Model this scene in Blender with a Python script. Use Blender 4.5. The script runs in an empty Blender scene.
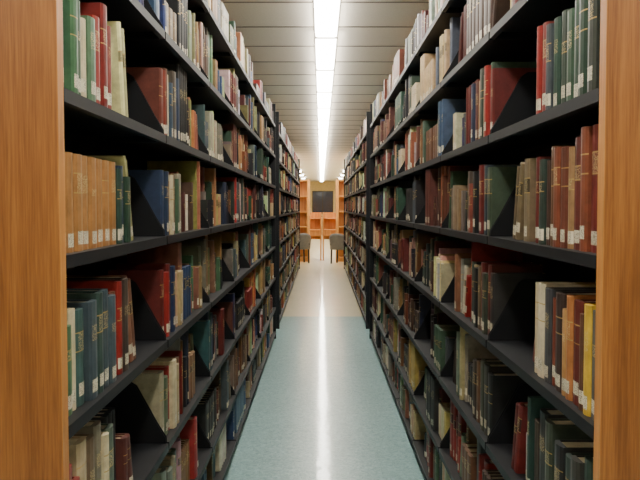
import bpy, math, random
from mathutils import Vector
R = random.Random(11)
EYE=1.32; F=760.0
XL=-.452; XR=.488; HD=.27; S=.89; Y0=1.34
SH=[.075,.32,.62,.927,1.234,1.53,1.83,2.13]
CEIL=2.52
def lin(c):
    return tuple(((v/255)/12.92 if v/255<=.04045 else ((v/255+.055)/1.055)**2.4) for v in c)
def newmat(name):
    m=bpy.data.materials.new(name); m.use_nodes=True
    nt=m.node_tree; b=nt.nodes['Principled BSDF']
    return m,nt,b
def simple(name,c,rough=.5,metal=0,spec=.5):
    m,nt,b=newmat(name)
    n=nt.nodes.new('ShaderNodeTexNoise'); n.inputs['Scale'].default_value=14
    tc=nt.nodes.new('ShaderNodeTexCoord'); nt.links.new(tc.outputs['Object'],n.inputs['Vector'])
    r=nt.nodes.new('ShaderNodeValToRGB'); l=lin(c)
    r.color_ramp.elements[0].position=.3; r.color_ramp.elements[1].position=.7
    r.color_ramp.elements[0].color=(*[v*.88 for v in l],1); r.color_ramp.elements[1].color=(*[min(1,v*1.1) for v in l],1)
    nt.links.new(n.outputs['Fac'],r.inputs['Fac']); nt.links.new(r.outputs['Color'],b.inputs['Base Color'])
    b.inputs['Roughness'].default_value=rough; b.inputs['Metallic'].default_value=metal
    b.inputs['Specular IOR Level'].default_value=spec
    return m
def emis(name,c,s):
    m,nt,b=newmat(name)
    b.inputs['Base Color'].default_value=(.9,.9,.9,1)
    b.inputs['Emission Color'].default_value=(*c,1); b.inputs['Emission Strength'].default_value=s
    return m
def wood(name,c1,c2,sc=1.0):
    m,nt,b=newmat(name); N=nt.nodes.new; L=nt.links.new
    tc=N('ShaderNodeTexCoord'); mp=N('ShaderNodeMapping'); mp.inputs['Scale'].default_value=(170*sc,170*sc,5*sc)
    n=N('ShaderNodeTexNoise'); n.inputs['Scale'].default_value=1.6; n.inputs['Detail'].default_value=7; n.inputs['Roughness'].default_value=.65
    L(tc.outputs['Object'],mp.inputs['Vector']); L(mp.outputs['Vector'],n.inputs['Vector'])
    mp2=N('ShaderNodeMapping'); mp2.inputs['Scale'].default_value=(12*sc,12*sc,.8*sc)
    n2=N('ShaderNodeTexNoise'); n2.inputs['Scale'].default_value=1.5; n2.inputs['Detail'].default_value=3; n2.inputs['Distortion'].default_value=.8
    L(tc.outputs['Object'],mp2.inputs['Vector']); L(mp2.outputs['Vector'],n2.inputs['Vector'])
    mx=N('ShaderNodeMath'); mx.operation='ADD'; 
    h=N('ShaderNodeMath'); h.operation='MULTIPLY'; h.inputs[1].default_value=.5
    L(n.outputs['Fac'],mx.inputs[0]); L(n2.outputs['Fac'],mx.inputs[1]); L(mx.outputs[0],h.inputs[0])
    r=N('ShaderNodeValToRGB'); r.color_ramp.elements[0].position=.38; r.color_ramp.elements[1].position=.62
    r.color_ramp.elements[0].color=(*lin(c1),1); r.color_ramp.elements[1].color=(*lin(c2),1)
    L(h.outputs[0],r.inputs['Fac']); L(r.outputs['Color'],b.inputs['Base Color'])
    b.inputs['Roughness'].default_value=.42
    bp=N('ShaderNodeBump'); bp.inputs['Strength'].default_value=.12; bp.inputs['Distance'].default_value=.002
    L(n.outputs['Fac'],bp.inputs['Height']); L(bp.outputs['Normal'],b.inputs['Normal'])
    return m
M_oak=wood('oak',(116,66,26),(164,104,50))
M_oakedge=wood('oak_edge',(150,94,44),(196,134,70))
M_farwood=wood('carrel_oak',(190,124,56),(220,162,88))
M_steel=simple('black_steel',(23,24,28),.52,0,.26)
M_wall=simple('wall_paint',(214,192,142),.8)
M_metal=simple('white_metal',(150,146,138),.5)
M_grey=simple('grey_vinyl',(96,92,86),.55)
M_dark=simple('chair_metal',(50,48,46),.4,.6)
M_glass=simple('night_glass',(52,62,82),.08)
M_tbar=simple('tbar_paint',(122,114,102),.6)
M_em=emis('fluorescent_diffuser',(1,.95,.84),27)
# ceiling
M_ceil,nt,b=newmat('ceiling_tile')
n=nt.nodes.new('ShaderNodeTexNoise'); n.inputs['Scale'].default_value=120; n.inputs['Detail'].default_value=4
tc=nt.nodes.new('ShaderNodeTexCoord'); nt.links.new(tc.outputs['Object'],n.inputs['Vector'])
r=nt.nodes.new('ShaderNodeValToRGB'); r.color_ramp.elements[0].color=(*lin((208,198,184)),1); r.color_ramp.elements[1].color=(*lin((234,226,212)),1)
nt.links.new(n.outputs['Fac'],r.inputs['Fac']); nt.links.new(r.outputs['Color'],b.inputs['Base Color']); b.inputs['Roughness'].default_value=.85
# floors
def floormat(name,ca,cb,cc):
    m,nt,b=newmat(name); N=nt.nodes.new; L=nt.links.new
    tc=N('ShaderNodeTexCoord')
    n=N('ShaderNodeTexNoise'); n.inputs['Scale'].default_value=40; n.inputs['Detail'].default_value=9; n.inputs['Roughness'].default_value=.75; n.inputs['Distortion'].default_value=1.6
    L(tc.outputs['Object'],n.inputs['Vector'])
    r=N('ShaderNodeValToRGB'); r.color_ramp.elements[0].position=.38; r.color_ramp.elements[1].position=.62
    r.color_ramp.elements[0].color=(*lin(ca),1); r.color_ramp.elements[1].color=(*lin(cb),1)
    L(n.outputs['Fac'],r.inputs['Fac'])
    br=N('ShaderNodeTexBrick'); br.offset=0; br.inputs['Scale'].default_value=1; br.inputs['Brick Width'].default_value=.305; br.inputs['Row Height'].default_value=.305
    br.inputs['Mortar Size'].default_value=.0012; br.inputs['Color1'].default_value=(1,1,1,1); br.inputs['Color2'].default_value=(.94,.95,.95,1); br.inputs['Mortar'].default_value=(*cc,1)
    L(tc.outputs['Object'],br.inputs['Vector'])
    mx=N('ShaderNodeMix'); mx.data_type='RGBA'; mx.blend_type='MULTIPLY'; mx.inputs[0].default_value=1
    L(r.outputs['Color'],mx.inputs[6]); L(br.outputs['Color'],mx.inputs[7]); L(mx.outputs[2],b.inputs['Base Color'])
    b.inputs['Roughness'].default_value=.32
    b.inputs['Coat Weight'].default_value=.6; b.inputs['Coat Roughness'].default_value=.05
    n3=N('ShaderNodeTexNoise'); n3.inputs['Scale'].default_value=14; n3.inputs['Detail'].default_value=3
    L(tc.outputs['Object'],n3.inputs['Vector'])
    bp=N('ShaderNodeBump'); bp.inputs['Strength'].default_value=.25; bp.inputs['Distance'].default_value=.004
    L(n3.outputs['Fac'],bp.inputs['Height']); L(bp.outputs['Normal'],b.inputs['Coat Normal'])
    return m
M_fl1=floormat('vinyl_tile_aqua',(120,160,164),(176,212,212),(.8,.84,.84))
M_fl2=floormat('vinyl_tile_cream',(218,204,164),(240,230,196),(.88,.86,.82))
# book material
M_book,nt,b=newmat('book_cloth'); N=nt.nodes.new; L=nt.links.new
at=N('ShaderNodeAttribute'); at.attribute_name='Col'
ai=N('ShaderNodeAttribute'); ai.attribute_name='ink'
tc=N('ShaderNodeTexCoord')
mp=N('ShaderNodeMapping'); mp.inputs['Scale'].default_value=(1,520,420)
L(tc.outputs['Object'],mp.inputs['Vector'])
nz=N('ShaderNodeTexNoise'); nz.inputs['Scale'].default_value=1; nz.inputs['Detail'].default_value=1
L(mp.outputs['Vector'],nz.inputs['Vector'])
gt=N('ShaderNodeMath'); gt.operation='GREATER_THAN'; gt.inputs[1].default_value=.55; L(nz.outputs['Fac'],gt.inputs[0])
gs=N('ShaderNodeMath'); gs.operation='MULTIPLY'; gs.inputs[1].default_value=.8; L(gt.outputs[0],gs.inputs[0])
def band(lo,hi):
    a=N('ShaderNodeMath'); a.operation='COMPARE'; a.inputs[1].default_value=(lo+hi)/2; a.inputs[2].default_value=(hi-lo)/2
    L(ai.outputs['Fac'],a.inputs[0]); 
    m=N('ShaderNodeMath'); m.operation='MULTIPLY'; L(a.outputs[0],m.inputs[0]); L(gs.outputs[0],m.inputs[1]); return m
g1=band(.5,1.5); g2=band(1.6,2.5)
nv=N('ShaderNodeTexNoise'); nv.inputs['Scale'].default_value=30; nv.inputs['Detail'].default_value=6; nv.inputs['Roughness'].default_value=.65; L(tc.outputs['Object'],nv.inputs['Vector'])
mr=N('ShaderNodeMapRange'); mr.inputs[1].default_value=.25; mr.inputs[2].default_value=.75; mr.inputs[3].default_value=.6; mr.inputs[4].default_value=1.2; L(nv.outputs['Fac'],mr.inputs[0])
vm=N('ShaderNodeVectorMath'); vm.operation='SCALE'; L(at.outputs['Color'],vm.inputs[0]); L(mr.outputs[0],vm.inputs['Scale'])
m1=N('ShaderNodeMix'); m1.data_type='RGBA'; L(g1.outputs[0],m1.inputs[0]); L(vm.outputs[0],m1.inputs[6]); m1.inputs[7].default_value=(.6,.46,.22,1)
m2=N('ShaderNodeMix'); m2.data_type='RGBA'; L(g2.outputs[0],m2.inputs[0]); L(m1.outputs[2],m2.inputs[6]); m2.inputs[7].default_value=(.12,.1,.08,1)
L(m2.outputs[2],b.inputs['Base Color']); b.inputs['Roughness'].default_value=.45

class MB:
    def __init__(s): s.v=[]; s.f=[]; s.m=[]
    def box(s,x0,x1,y0,y1,z0,z1,mi=0):
        if x0>x1:x0,x1=x1,x0
        k=len(s.v); s.v+=[(x,y,z) for z in(z0,z1) for y in(y0,y1) for x in(x0,x1)]
        s.f+=[tuple(k+i for i in q) for q in((0,2,3,1),(4,5,7,6),(0,1,5,4),(2,6,7,3),(0,4,6,2),(1,3,7,5))]; s.m+=[mi]*6
    def prism_y(s,pts,y0,y1,mi=0):
        k=len(s.v);n=len(pts)
        s.v+=[(p[0],y0,p[1]) for p in pts]+[(p[0],y1,p[1]) for p in pts]
        s.f.append(tuple(k+i for i in range(n))); s.f.append(tuple(k+n+i for i in reversed(range(n))))
        for i in range(n):
            j=(i+1)%n; s.f.append((k+i,k+n+i,k+n+j,k+j))
        s.m+=[mi]*(n+2)
    def mesh(s,name,mats):
        me=bpy.data.meshes.new(name); me.from_pydata(s.v,[],s.f)
        for m in mats: me.materials.append(m)
        me.polygons.foreach_set('material_index',s.m); me.update(); return me
    def obj(s,name,mats,parent=None,loc=(0,0,0),bevel=0):
        return link(name,s.mesh(name,mats),parent,loc,bevel=bevel)
def link(name,me,parent=None,loc=(0,0,0),rz=0,bevel=0):
    o=bpy.data.objects.new(name,me); bpy.context.scene.collection.objects.link(o)
    o.location=loc; o.rotation_euler=(0,0,rz)
    if parent: o.parent=parent
    if bevel:
        b=o.modifiers.new('bevel','BEVEL'); b.width=bevel; b.segments=2; b.limit_method='ANGLE'
    return o
def empty(name,loc=(0,0,0),rz=0):
    o=bpy.data.objects.new(name,None); bpy.context.scene.collection.objects.link(o); o.location=loc; o.rotation_euler=(0,0,rz); return o

# ---------- stack frames
def frame_mesh(n):
    b=MB()
    Lr=n*S
    for i in range(n+1):
        y=i*S
        b.box(-.02,.02,y-.016 if i else 0,y+.016 if i<n else y,0,2.27)
    for i in range(n):
        b.box(-.002,.002,i*S+.016,(i+1)*S-.016,.05,2.25)  # back sheet added to block light from the next aisle, keeping gaps dark
    for sd in(1,-1):
        b.box(sd*.245,sd*.25,0,Lr,0,.055)
        for i in range(n):
            ya=i*S+.006; yb=(i+1)*S-.006
            for h in SH:
                b.box(sd*.022,sd*HD,ya,yb,h-.004,h)
                b.box(sd*(HD-.004),sd*HD,ya,yb,h-.024,h-.004)
                b.box(sd*.022,sd*.026,ya,yb,h-.024,h+.012)
                b.box(sd*(HD-.016),sd*(HD-.004),ya,yb,h-.024,h-.021)
                if h<.1: continue
                pts=[(sd*(HD-.006),h-.022),(sd*(HD-.008),h+.016),(sd*(HD-.035),h+.06),(sd*(HD-.095),h+.17),(sd*(HD-.11),h+.18),(sd*.03,h+.185),(sd*.03,h-.022)]
                b.prism_y(pts,ya,ya+.0025); b.prism_y(pts,yb-.0025,yb)
    return b.mesh('steel_stack_frame',[M_steel])
# ---------- books
PAL=[(104,32,30),(140,38,34),(160,50,42),(78,28,28),(118,60,40),(108,70,46),(140,98,62),(172,128,82),(190,160,116),(210,194,160),
     (46,66,52),(40,78,60),(70,98,74),(96,102,72),(38,48,74),(48,68,104),(66,90,118),(36,36,40),(52,50,50),(28,30,34),(72,52,44),(96,46,40),
     (120,116,102),(166,156,134),(218,208,186),(176,98,54),(72,82,90),(56,78,84),(190,156,80),(130,108,84)]
W=[5,4,2,4,5,7,7,7,7,6,5,3,4,5,4,3,3,6,6,6,6,4,5,5.5,4,1.4,3.5,3,.8,6]
class BB:
    def __init__(s): s.v=[];s.f=[];s.c=[];s.k=[]
def add_book(B,sd,u,base,t,h,d,back,col,label,title,lines,lean=0,lab=(222,214,190)):
    """u: start along range, back: setback from shelf front."""
    g=sum(col)/3*.96; col=tuple((c*.9+g*.1)*.97 for c in col)
    l=lin(col); lc=lin(lab); gold=lin((176,148,90)); page=lin((200,184,150))
    ca,sa=math.cos(lean),math.sin(lean)
    x0=HD-back; rd=min(.006,t*.22)
    k=len(B.v)
    def P(a,v,w):
        uu=a*ca - w*sa; ww=w*ca + (a*sa if lean else 0)
        return (sd*(x0-v),u+uu,base+.0005+ww)
    cols=[0,.18,.5,.82,1]
    dv=[rd,rd*.3,0,rd*.3,rd]
    lb0=R.choice([.05,.06,.07,.1])
    a=.56+R.random()*.06; bq=a+.09+R.random()*.12
    lv=[0,lb0,lb0+.026/h,a,a+.012,bq,bq+.012,1]
    nl=len(lv)
    for w in lv:
        for c,q in zip(cols,dv): B.v.append(P(c*t,q,w*h))
    for j in range(nl-1):
        cc=l; ink=0
        if j==1 and label: cc=lc; ink=2
        elif j in(3,5) and lines: cc=gold
        elif j==4 and title: ink=1
        if j==4 and lines==2: cc=tuple(x*.3 for x in l); ink=1
        for i in range(4):
            q=(k+j*5+i,k+j*5+i+1,k+(j+1)*5+i+1,k+(j+1)*5+i)
            edge=i in(0,3) and j==1 and label
            B.f.append(q if sd>0 else q[::-1]); B.c.append(l if (edge and t>.03) else cc)
            B.k.append(0 if (i in(0,3)) else ink)
    kb=len(B.v)
    B.v+= [P(0,d,0),P(t,d,0),P(0,d,h),P(t,d,h)]
    tl=k+(nl-1)*5; 
    def F(q,c,ink=0):
        B.f.append(q if sd>0 else q[::-1]); B.c.append(c); B.k.append(ink)
    F((kb,)+tuple(k+j*5 for j in range(nl))+(kb+2,),l)
    F((kb+1,kb+3)+tuple(k+j*5+4 for j in reversed(range(nl))),l)
    F((kb,kb+2,kb+3,kb+1),page)
    ci=.0028; ki=len(B.v)
    B.v+= [P(ci,.008+rd,h),P(t-ci,.008+rd,h),P(t-ci,d,h),P(ci,d,h),P(ci,.008+rd,h-.004),P(t-ci,.008+rd,h-.004),P(t-ci,d,h-.004),P(ci,d,h-.004)]
    F((tl,tl+1,tl+2,tl+3,tl+4,ki+1,ki),l)
    F((tl,ki,ki+3,kb+2),l); F((tl+4,kb+3,ki+2,ki+1),l)
    F((ki+4,ki+5,ki+6,ki+7),page); F((ki,ki+1,ki+5,ki+4),l); F((ki,ki+4,ki+7,ki+3),l); F((ki+1,ki+2,ki+6,ki+5),l)
def add_bookend(B,sd,u,base):
    c=lin((24,25,28)); k=len(B.v); x0=HD-.035
    for y in(u,u+.002):
        for v,w in((0,0),(0,.04),(.035,.14),(.12,.14),(.12,0)): B.v.append((sd*(x0-v),y,base+.001+w))
    B.f.append(tuple(k+i for i in range(5))); B.f.append(tuple(k+5+i for i in reversed(range(5))))
    for i in range(5): j=(i+1)%5; B.f.append((k+i,k+5+i,k+5+j,k+j))
    B.c+=[c]*7; B.k+=[0]*7
def books_mesh(name,sd,n,spec,seed):
    R.seed(seed); B=BB()
    for s in range(n):
        for si,h0 in enumerate(SH):
            gap=(SH[si+1]-h0-.035 if si<7 else .2)
            u=s*S+.012; end=s*S+S*R.choice([.62,.72,.8,.86,.9,.93,.97,.98])-.01
            run=0; lst=spec.get((s,si))
            q=list(lst) if lst else []
            mood=R.choice([None,None,R.choices(PAL,W)[0]])
            while True:
                if q:
                    it=q.pop(0); col=it[0]; t=it[1]; h=min(gap,it[2]*R.uniform(.92,1.12) if it[0]!=tan else it[2]*1.03); lb=it[3] if len(it)>3 else True
                    d=.16; bk=.008+R.random()*.016; ti=R.random()<.7; ln=R.choice([0,1]); lean=0
                    if not q: end=u+t+(R.choice([0.0,.06,.12]) if s==0 else .4)
                    if s>0 and not q: end=min(end,(s+1)*S-R.choice([.03,.12]))
                else:
                    if run<=0:
                        base=R.choices(PAL,W)[0]; run=R.choice([1,1,1,1,1,2,2,3,5,7]); rt=R.choice([R.uniform(.012,.028),R.uniform(.02,.045),R.uniform(.035,.06)]); rh=R.uniform(.155,.275)
                        if mood and R.random()<.35: base=mood
                        if R.random()<.2: rh=R.uniform(.125,.16)
                        rd_=R.uniform(.13,.19); rl=R.random()<.65; rti=R.random()<.65; rln=R.choice([0,0,0,1,2]); lj=R.uniform(0,.03)
                        ser=run>2 and R.random()<.6
                    run-=1; jt=.06 if ser else .36
                    col=tuple(max(8,min(240,c*R.uniform(1-jt/2,1+jt/2))) for c in base)
                    t=rt*R.uniform(1-jt,1+jt); h=min(gap,rh*(1 if ser else R.uniform(.8,1.2))); d=rd_; bk=.006+lj+R.random()*(.003 if ser else .02)
                    lb=rl; ti=rti; ln=rln; lean=0
                    if not ser and R.random()<.06 and u>s*S+.05:
                        # book leaning back against its neighbour
                        la=math.radians(R.uniform(5,13)); un=u+h*math.sin(la)+.002; ue=un+t*math.cos(la)+.002
                        hh=min(h,gap*.92)
                        if ue<end and hh*math.cos(la)+t*math.sin(la)<gap:
                            add_book(B,sd,un,h0,t,hh,d,bk,col,lb,ti,ln,la); u=ue+.002; continue
                if u+t>end or u+t>(s+1)*S-.02:
                    if u+.09<(s+1)*S:
                        z=R.random()
                        if z<.6:
                            la=math.radians(R.uniform(8,19)); hh=min(h,gap*.9); tt=min(t,.028)
                            add_book(B,sd,u+hh*math.sin(la)+.002,h0,tt,hh*.97,d,bk,col,lb,ti,ln,la)
                            u2=u+hh*math.sin(la)+.003+tt/math.cos(la)
                            if z<.4 and u2+.06<(s+1)*S:
                                add_book(B,sd,u2,h0,tt*.9,hh*.93,d,bk,tuple(c*.8 for c in col),lb,ti,ln,la)
                        elif z<.9: add_bookend(B,sd,u+.001,h0)
                    break
                add_book(B,sd,u,h0,t-.0008,h,d,bk,col,lb,ti,ln,0)
                u+=t
                if R.random()<.03: u+=R.uniform(.01,.05)
    me=bpy.data.meshes.new(name); me.from_pydata(B.v,[],B.f); me.materials.append(M_book)
    ca=me.color_attributes.new('Col','FLOAT_COLOR','CORNER'); arr=[]; 
    for f,c in zip(B.f,B.c): arr+= [c[0],c[1],c[2],1.0]*len(f)
    ca.data.foreach_set('color',arr)
    ia=me.attributes.new('ink','FLOAT','FACE'); ia.data.foreach_set('value',[float(x) for x in B.k])
    me.update(); return me
tan=(172,118,64); dgr=(40,66,52); nav=(36,50,84); red=(158,40,36); mar=(106,34,32); bro=(116,78,50); cre=(214,198,160); blk=(34,34,36)
specL={(0,5):[((36,60,96),.045,.2),((44,100,118),.03,.215),((66,110,74),.04,.205),((50,82,56),.035,.19),(cre,.03,.17),((88,122,92),.05,.185),((156,44,36),.045,.19),((128,34,30),.045,.2),((144,66,60),.03,.17)],
 (0,4):[(tan,.052,.185)]+[(tan,.05,.182)]*7+[((44,70,60),.03,.165),((40,56,84),.035,.17),(dgr,.04,.16,False)],
 (0,3):[((136,136,80),.045,.19),((76,114,80),.045,.165),(cre,.03,.18),((60,90,88),.05,.19),((62,76,86),.055,.195),((54,76,70),.045,.19),((62,76,86),.05,.2),((70,84,94),.05,.2),((126,72,48),.04,.19),(red,.03,.2),((70,58,52),.05,.215)],
 (0,2):[((140,46,44),.055,.2),((128,40,38),.05,.19),((184,162,126),.06,.22),((108,86,64),.05,.21),((120,112,94),.05,.23),(cre,.03,.2),((80,94,80),.05,.21)],
 (1,5):[((110,50,40),.045,.2),((140,60,46),.03,.21),((96,60,44),.04,.19),(cre,.03,.2),((60,80,100),.035,.19),((80,70,60),.05,.2),((156,120,82),.04,.18),((44,60,88),.04,.2)],
 (1,4):[((44,60,92),.04,.2),((40,56,84),.045,.2),(tan,.03,.16),(cre,.035,.17),((180,156,110),.03,.17),(bro,.04,.18),((70,100,76),.04,.19),((160,150,128),.05,.18)],
 (1,3):[(mar,.04,.2),(red,.03,.19),(mar,.04,.2),(nav,.05,.19),(blk,.04,.2),((196,152,114),.04,.18),((180,156,110),.04,.18),((196,176,140),.04,.17)],
 (1,2):[((168,158,130),.05,.2),((90,108,82),.05,.19),(red,.03,.19),(cre,.05,.21),((186,166,130),.04,.2),(bro,.04,.2)],
 (1,1):[((120,130,116),.06,.2),((110,120,108),.06,.19),((150,140,110),.05,.2),((90,110,90),.05,.2)],
}
specR={(0,5):[((36,40,42),.05,.215),((60,66,60),.04,.22),((184,36,32),.035,.19),(dgr,.045,.215),((40,70,54),.04,.2),((56,84,64),.045,.205),((50,66,56),.04,.19),((48,74,62),.04,.2),((68,76,84),.03,.19),((130,40,36),.04,.19),((150,36,32),.03,.2)],
 (0,4):[((164,42,38),.04,.2),((116,38,34),.055,.225),((130,66,44),.04,.22),((102,40,34),.05,.215),((156,118,78),.03,.2),((110,58,44),.045,.205),((130,66,46),.04,.21),((104,72,50),.035,.2),((70,48,42),.035,.19),((50,64,58),.03,.19),((40,130,84),.035,.165),(mar,.03,.19)],
 (0,3):[((84,84,82),.055,.215),((214,172,50),.035,.2),((96,62,44),.03,.2),((106,42,36),.05,.225),((180,112,60),.035,.2),((190,140,82),.03,.19),((66,50,46),.055,.22),((130,62,42),.035,.2),((70,70,74),.045,.215),((216,200,168),.055,.215),((204,188,152),.03,.2)],
 (0,2):[((46,50,48),.05,.2),((52,68,56),.055,.2),((60,58,54),.05,.2),((52,64,58),.05,.19),((42,42,44),.055,.2),((64,72,60),.05,.2),((50,50,50),.06,.205),((70,60,50),.05,.2)],
 (1,4):[((66,82,64),.05,.19),((46,58,70),.045,.2),((130,46,40),.04,.2),((110,36,34),.05,.205),((70,90,70),.04,.18),(blk,.05,.19),((142,70,58),.04,.17),((80,70,62),.05,.2)],
 (1,5):[(mar,.04,.19),((60,86,70),.03,.2),(red,.04,.2),((194,174,138),.03,.18),((60,70,60),.05,.2),((172,136,92),.03,.19),((90,42,38),.05,.2),((50,60,86),.04,.19)],
 (1,3):[((52,50,50),.045,.2),((96,44,38),.04,.2),((60,66,54),.05,.19),(mar,.04,.21),((110,90,66),.04,.2),(blk,.05,.2),((150,130,96),.03,.19),((56,70,60),.05,.2)],
 (1,2):[(blk,.05,.2),((56,54,50),.05,.21),((70,74,60),.045,.2),((44,54,50),.05,.19),((116,80,54),.04,.2),((60,50,44),.05,.2)],
}
bmL=books_mesh('books_left',1,7,specL,6); bmR=books_mesh('books_right',-1,7,specR,9)
bmL2=books_mesh('books_left_far',1,9,{},21); bmR2=books_mesh('books_right_far',-1,9,{},34)
fA=frame_mesh(7); fB=frame_mesh(9)
def end_panel(name,mats,H,t=.03):
    b=MB(); b.box(-HD,HD,-t,-.0005,0,H,0)
    b.box(-HD-.0015,-HD,-t,-.0005,0,H,1); b.box(HD,HD+.0015,-t,-.0005,0,H,1)
    return b.mesh(name,mats)
eo=end_panel('oak_end_panel',[M_oak,M_oakedge],2.36); es=end_panel('steel_end_panel',[M_steel,M_steel],2.34,.012)
YB=8.2
for xc in(XL-HD,XR+HD,XL-HD-2*HD-.94,XR+HD+2*HD+.94):
    for n,y0,fr,b1,b2,ep in((7,Y0,fA,bmL,bmR,eo),(9,YB,fB,bmL2,bmR2,es)):
        e=empty('library_bookshelf',(xc,y0,0))
        link('steel_frame',fr,e)
        link('front_end_panel',ep,e); link('rear_end_panel',es,e,(0,n*S,0),math.pi)
        eb=empty('shelved_books'); eb.parent=e
        link('books_facing_east',b1,eb); link('books_facing_west',b2,eb)

# ---------- room
YE=36.; YS=-2.6; XW=3.25
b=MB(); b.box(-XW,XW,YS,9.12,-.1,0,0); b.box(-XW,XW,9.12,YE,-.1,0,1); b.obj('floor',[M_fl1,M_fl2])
b=MB(); b.box(-XW,XW,YS,YE,CEIL,CEIL+.1); b.obj('ceiling',[M_ceil])
b=MB()
y=YS+.4
while y<YE-.1: b.box(-XW,XW,y-.011,y+.011,CEIL-.003,CEIL-.0005); y+=.61
for x in(-2.45,-1.23,1.27,2.49): b.box(x-.008,x+.008,YS,YE,CEIL-.0035,CEIL-.001)
b.obj('trim_1',[M_tbar])
for nm,a in(('wall_left',(-XW-.1,-XW,YS,YE)),('wall_right',(XW,XW+.1,YS,YE)),('wall_front',(-XW,XW,YS-.1,YS))):
    b=MB(); b.box(*a,0,CEIL); b.obj(nm,[M_wall])
b=MB(); wz0,wz1,wx0,wx1=1.0,2.08,-.42,.58
b.box(-XW,wx0,YE,YE+.1,0,CEIL); b.box(wx1,XW,YE,YE+.1,0,CEIL); b.box(wx0,wx1,YE,YE+.1,0,wz0); b.box(wx0,wx1,YE,YE+.1,wz1,CEIL); b.obj('wall_back',[M_wall])
b=MB(); b.box(wx0,wx1,YE+.05,YE+.06,wz0,wz1,0)
for x in(wx0,(wx0+wx1)/2-.025,wx1-.05): b.box(x,x+.05,YE+.01,YE+.05,wz0,wz1,1)
for z in(wz0,wz1-.05): b.box(wx0,wx1,YE+.01,YE+.05,z,z+.05,1)
b.obj('window_1',[M_glass,M_dark])
for nm,x0,x1 in(('baseboard_left',-XW,-XW+.012),('baseboard_right',XW-.012,XW)):
    b=MB(); b.box(x0,x1,YS,YE,0,.1); b.obj(nm,[M_dark])
# lights: wrap-around diffusers on a thin housing
def strip(xc,y0,y1):
    e=empty('fluorescent_ceiling_light',(xc,0,CEIL))
    b=MB(); d=MB(); y=y0
    while y+1.22<=y1+.01:
        d.prism_y([(-.074,-.012),(.074,-.012),(.07,-.05),(.055,-.056),(-.055,-.056),(-.07,-.05)],y+.02,y+1.2)
        b.box(-.078,.078,y,y+1.22,-.0118,-.0036)
        b.box(-.076,.076,y,y+.0195,-.058,-.0118); b.box(-.076,.076,y+1.2005,y+1.22,-.058,-.0118)
        y+=1.22
    b.obj('housing',[M_metal],e); d.obj('diffuser',[M_em],e)
strip(.035,-.9,35.6)
for x in(-1.46,1.5): strip(x,-.9,17)
for yy in (17.2,19,21,24,27,30):  # extra fixtures added to brighten the far floor and carrels
    for x in(-1.46,-.72,.8,1.5): strip(x,yy,yy+1.3)

# ---------- far furniture
def bookcase(x0,x1,y,nm='wooden_bookcase'):
    e=empty(nm,(x0,y,0)); w=x1-x0; b=MB()
    b.box(0,.07,0,.32,0,1.98); b.box(w-.07,w,0,.32,0,1.98); b.box(.07,w-.07,.3,.32,0,1.98)
    for z in(.08,.45,.82,1.19,1.56,1.94): b.box(.07,w-.07,.005,.3,z,z+.03)
    b.box(.07,w-.07,.02,.04,0,.08); b.obj('case',[M_farwood],e,bevel=.003)
    return e
bookcase(-1.2,-.27,18.3); bookcase(.36,1.3,18.3)
def carrel(x,y):
    e=empty('study_carrel',(x,y,0)); b=MB()
    b.box(0,.035,0,.62,0,1.18); b.box(.765,.8,0,.62,0,1.18); b.box(.035,.765,.595,.62,.5,1.18)
    b.box(.035,.765,.03,.595,.72,.76); b.box(.035,.765,.35,.595,1.02,1.04); b.box(.035,.765,.05,.07,.6,.72)
    b.obj('carrel_body',[M_farwood],e,bevel=.003)
carrel(-.785,18.75); carrel(.04,18.75)
def chair(x,y,rz):
    e=empty('reading_chair',(x,y,0),rz); b=MB()
    for sx in(-.17,.17):
        for sy in(-.16,.18):
            b.prism_y([(sx-.014,0),(sx+.014,0),(sx*.92+.018,.43),(sx*.92-.018,.43)],sy-.016,sy+.016)
    b.box(-.18,.18,-.17,-.14,.37,.42); b.box(-.18,.18,.16,.19,.37,.42)
    b.obj('legs',[M_dark],e,bevel=.003)
    s=MB(); s.box(-.2,.2,-.2,.21,.431,.49); o=s.obj('seat',[M_grey],e,bevel=.02)
    v=[];f=[];n=16;m=6
    for o_ in(0,1):
        for j in range(m+1):
            z=.33+.38*j/m
            for i in range(n+1):
                a=math.radians(-105+210*i/n); cut=abs(a)/1.83
                zz=.33+(z-.33)*(1-.75*cut**2.2)
                r=.225+.025*o_ +.02*(j/m)
                v.append((r*math.sin(a),-r*math.cos(a)*.95+.0,zz))
    Q=(n+1)*(m+1)
    for j in range(m):
        for i in range(n):
            a=j*(n+1)+i; f.append((a,a+1,a+n+2,a+n+1)); f.append((Q+a,Q+a+n+1,Q+a+n+2,Q+a+1))
    for i in range(n):
        f.append((i,Q+i,Q+i+1,i+1)); a=m*(n+1)+i; f.append((a,a+1,Q+a+1,Q+a))
    for j in range(m):
        a=j*(n+1); f.append((a,a+n+1,Q+a+n+1,Q+a)); a+=n; f.append((a,Q+a,Q+a+n+1,a+n+1))
    me=bpy.data.meshes.new('back'); me.from_pydata(v,[],f); me.materials.append(M_grey)
    for p in me.polygons:p.use_smooth=True
    link('back',me,e)
chair(.46,17.75,math.radians(-25)); chair(-.5,17.9,math.radians(20))

# ---------- camera
cd=bpy.data.cameras.new('camera'); cd.lens=F/640*36; cd.sensor_width=36; cd.clip_start=.05
c=bpy.data.objects.new('camera',cd); bpy.context.scene.collection.objects.link(c); bpy.context.scene.camera=c
c.location=(0,0,EYE); c.rotation_euler=(math.radians(90)-math.atan(33/F),0,math.atan(1/F))
w=bpy.data.worlds.new('world'); bpy.context.scene.world=w; w.use_nodes=True
w.node_tree.nodes['Background'].inputs[0].default_value=(.02,.02,.02,1)
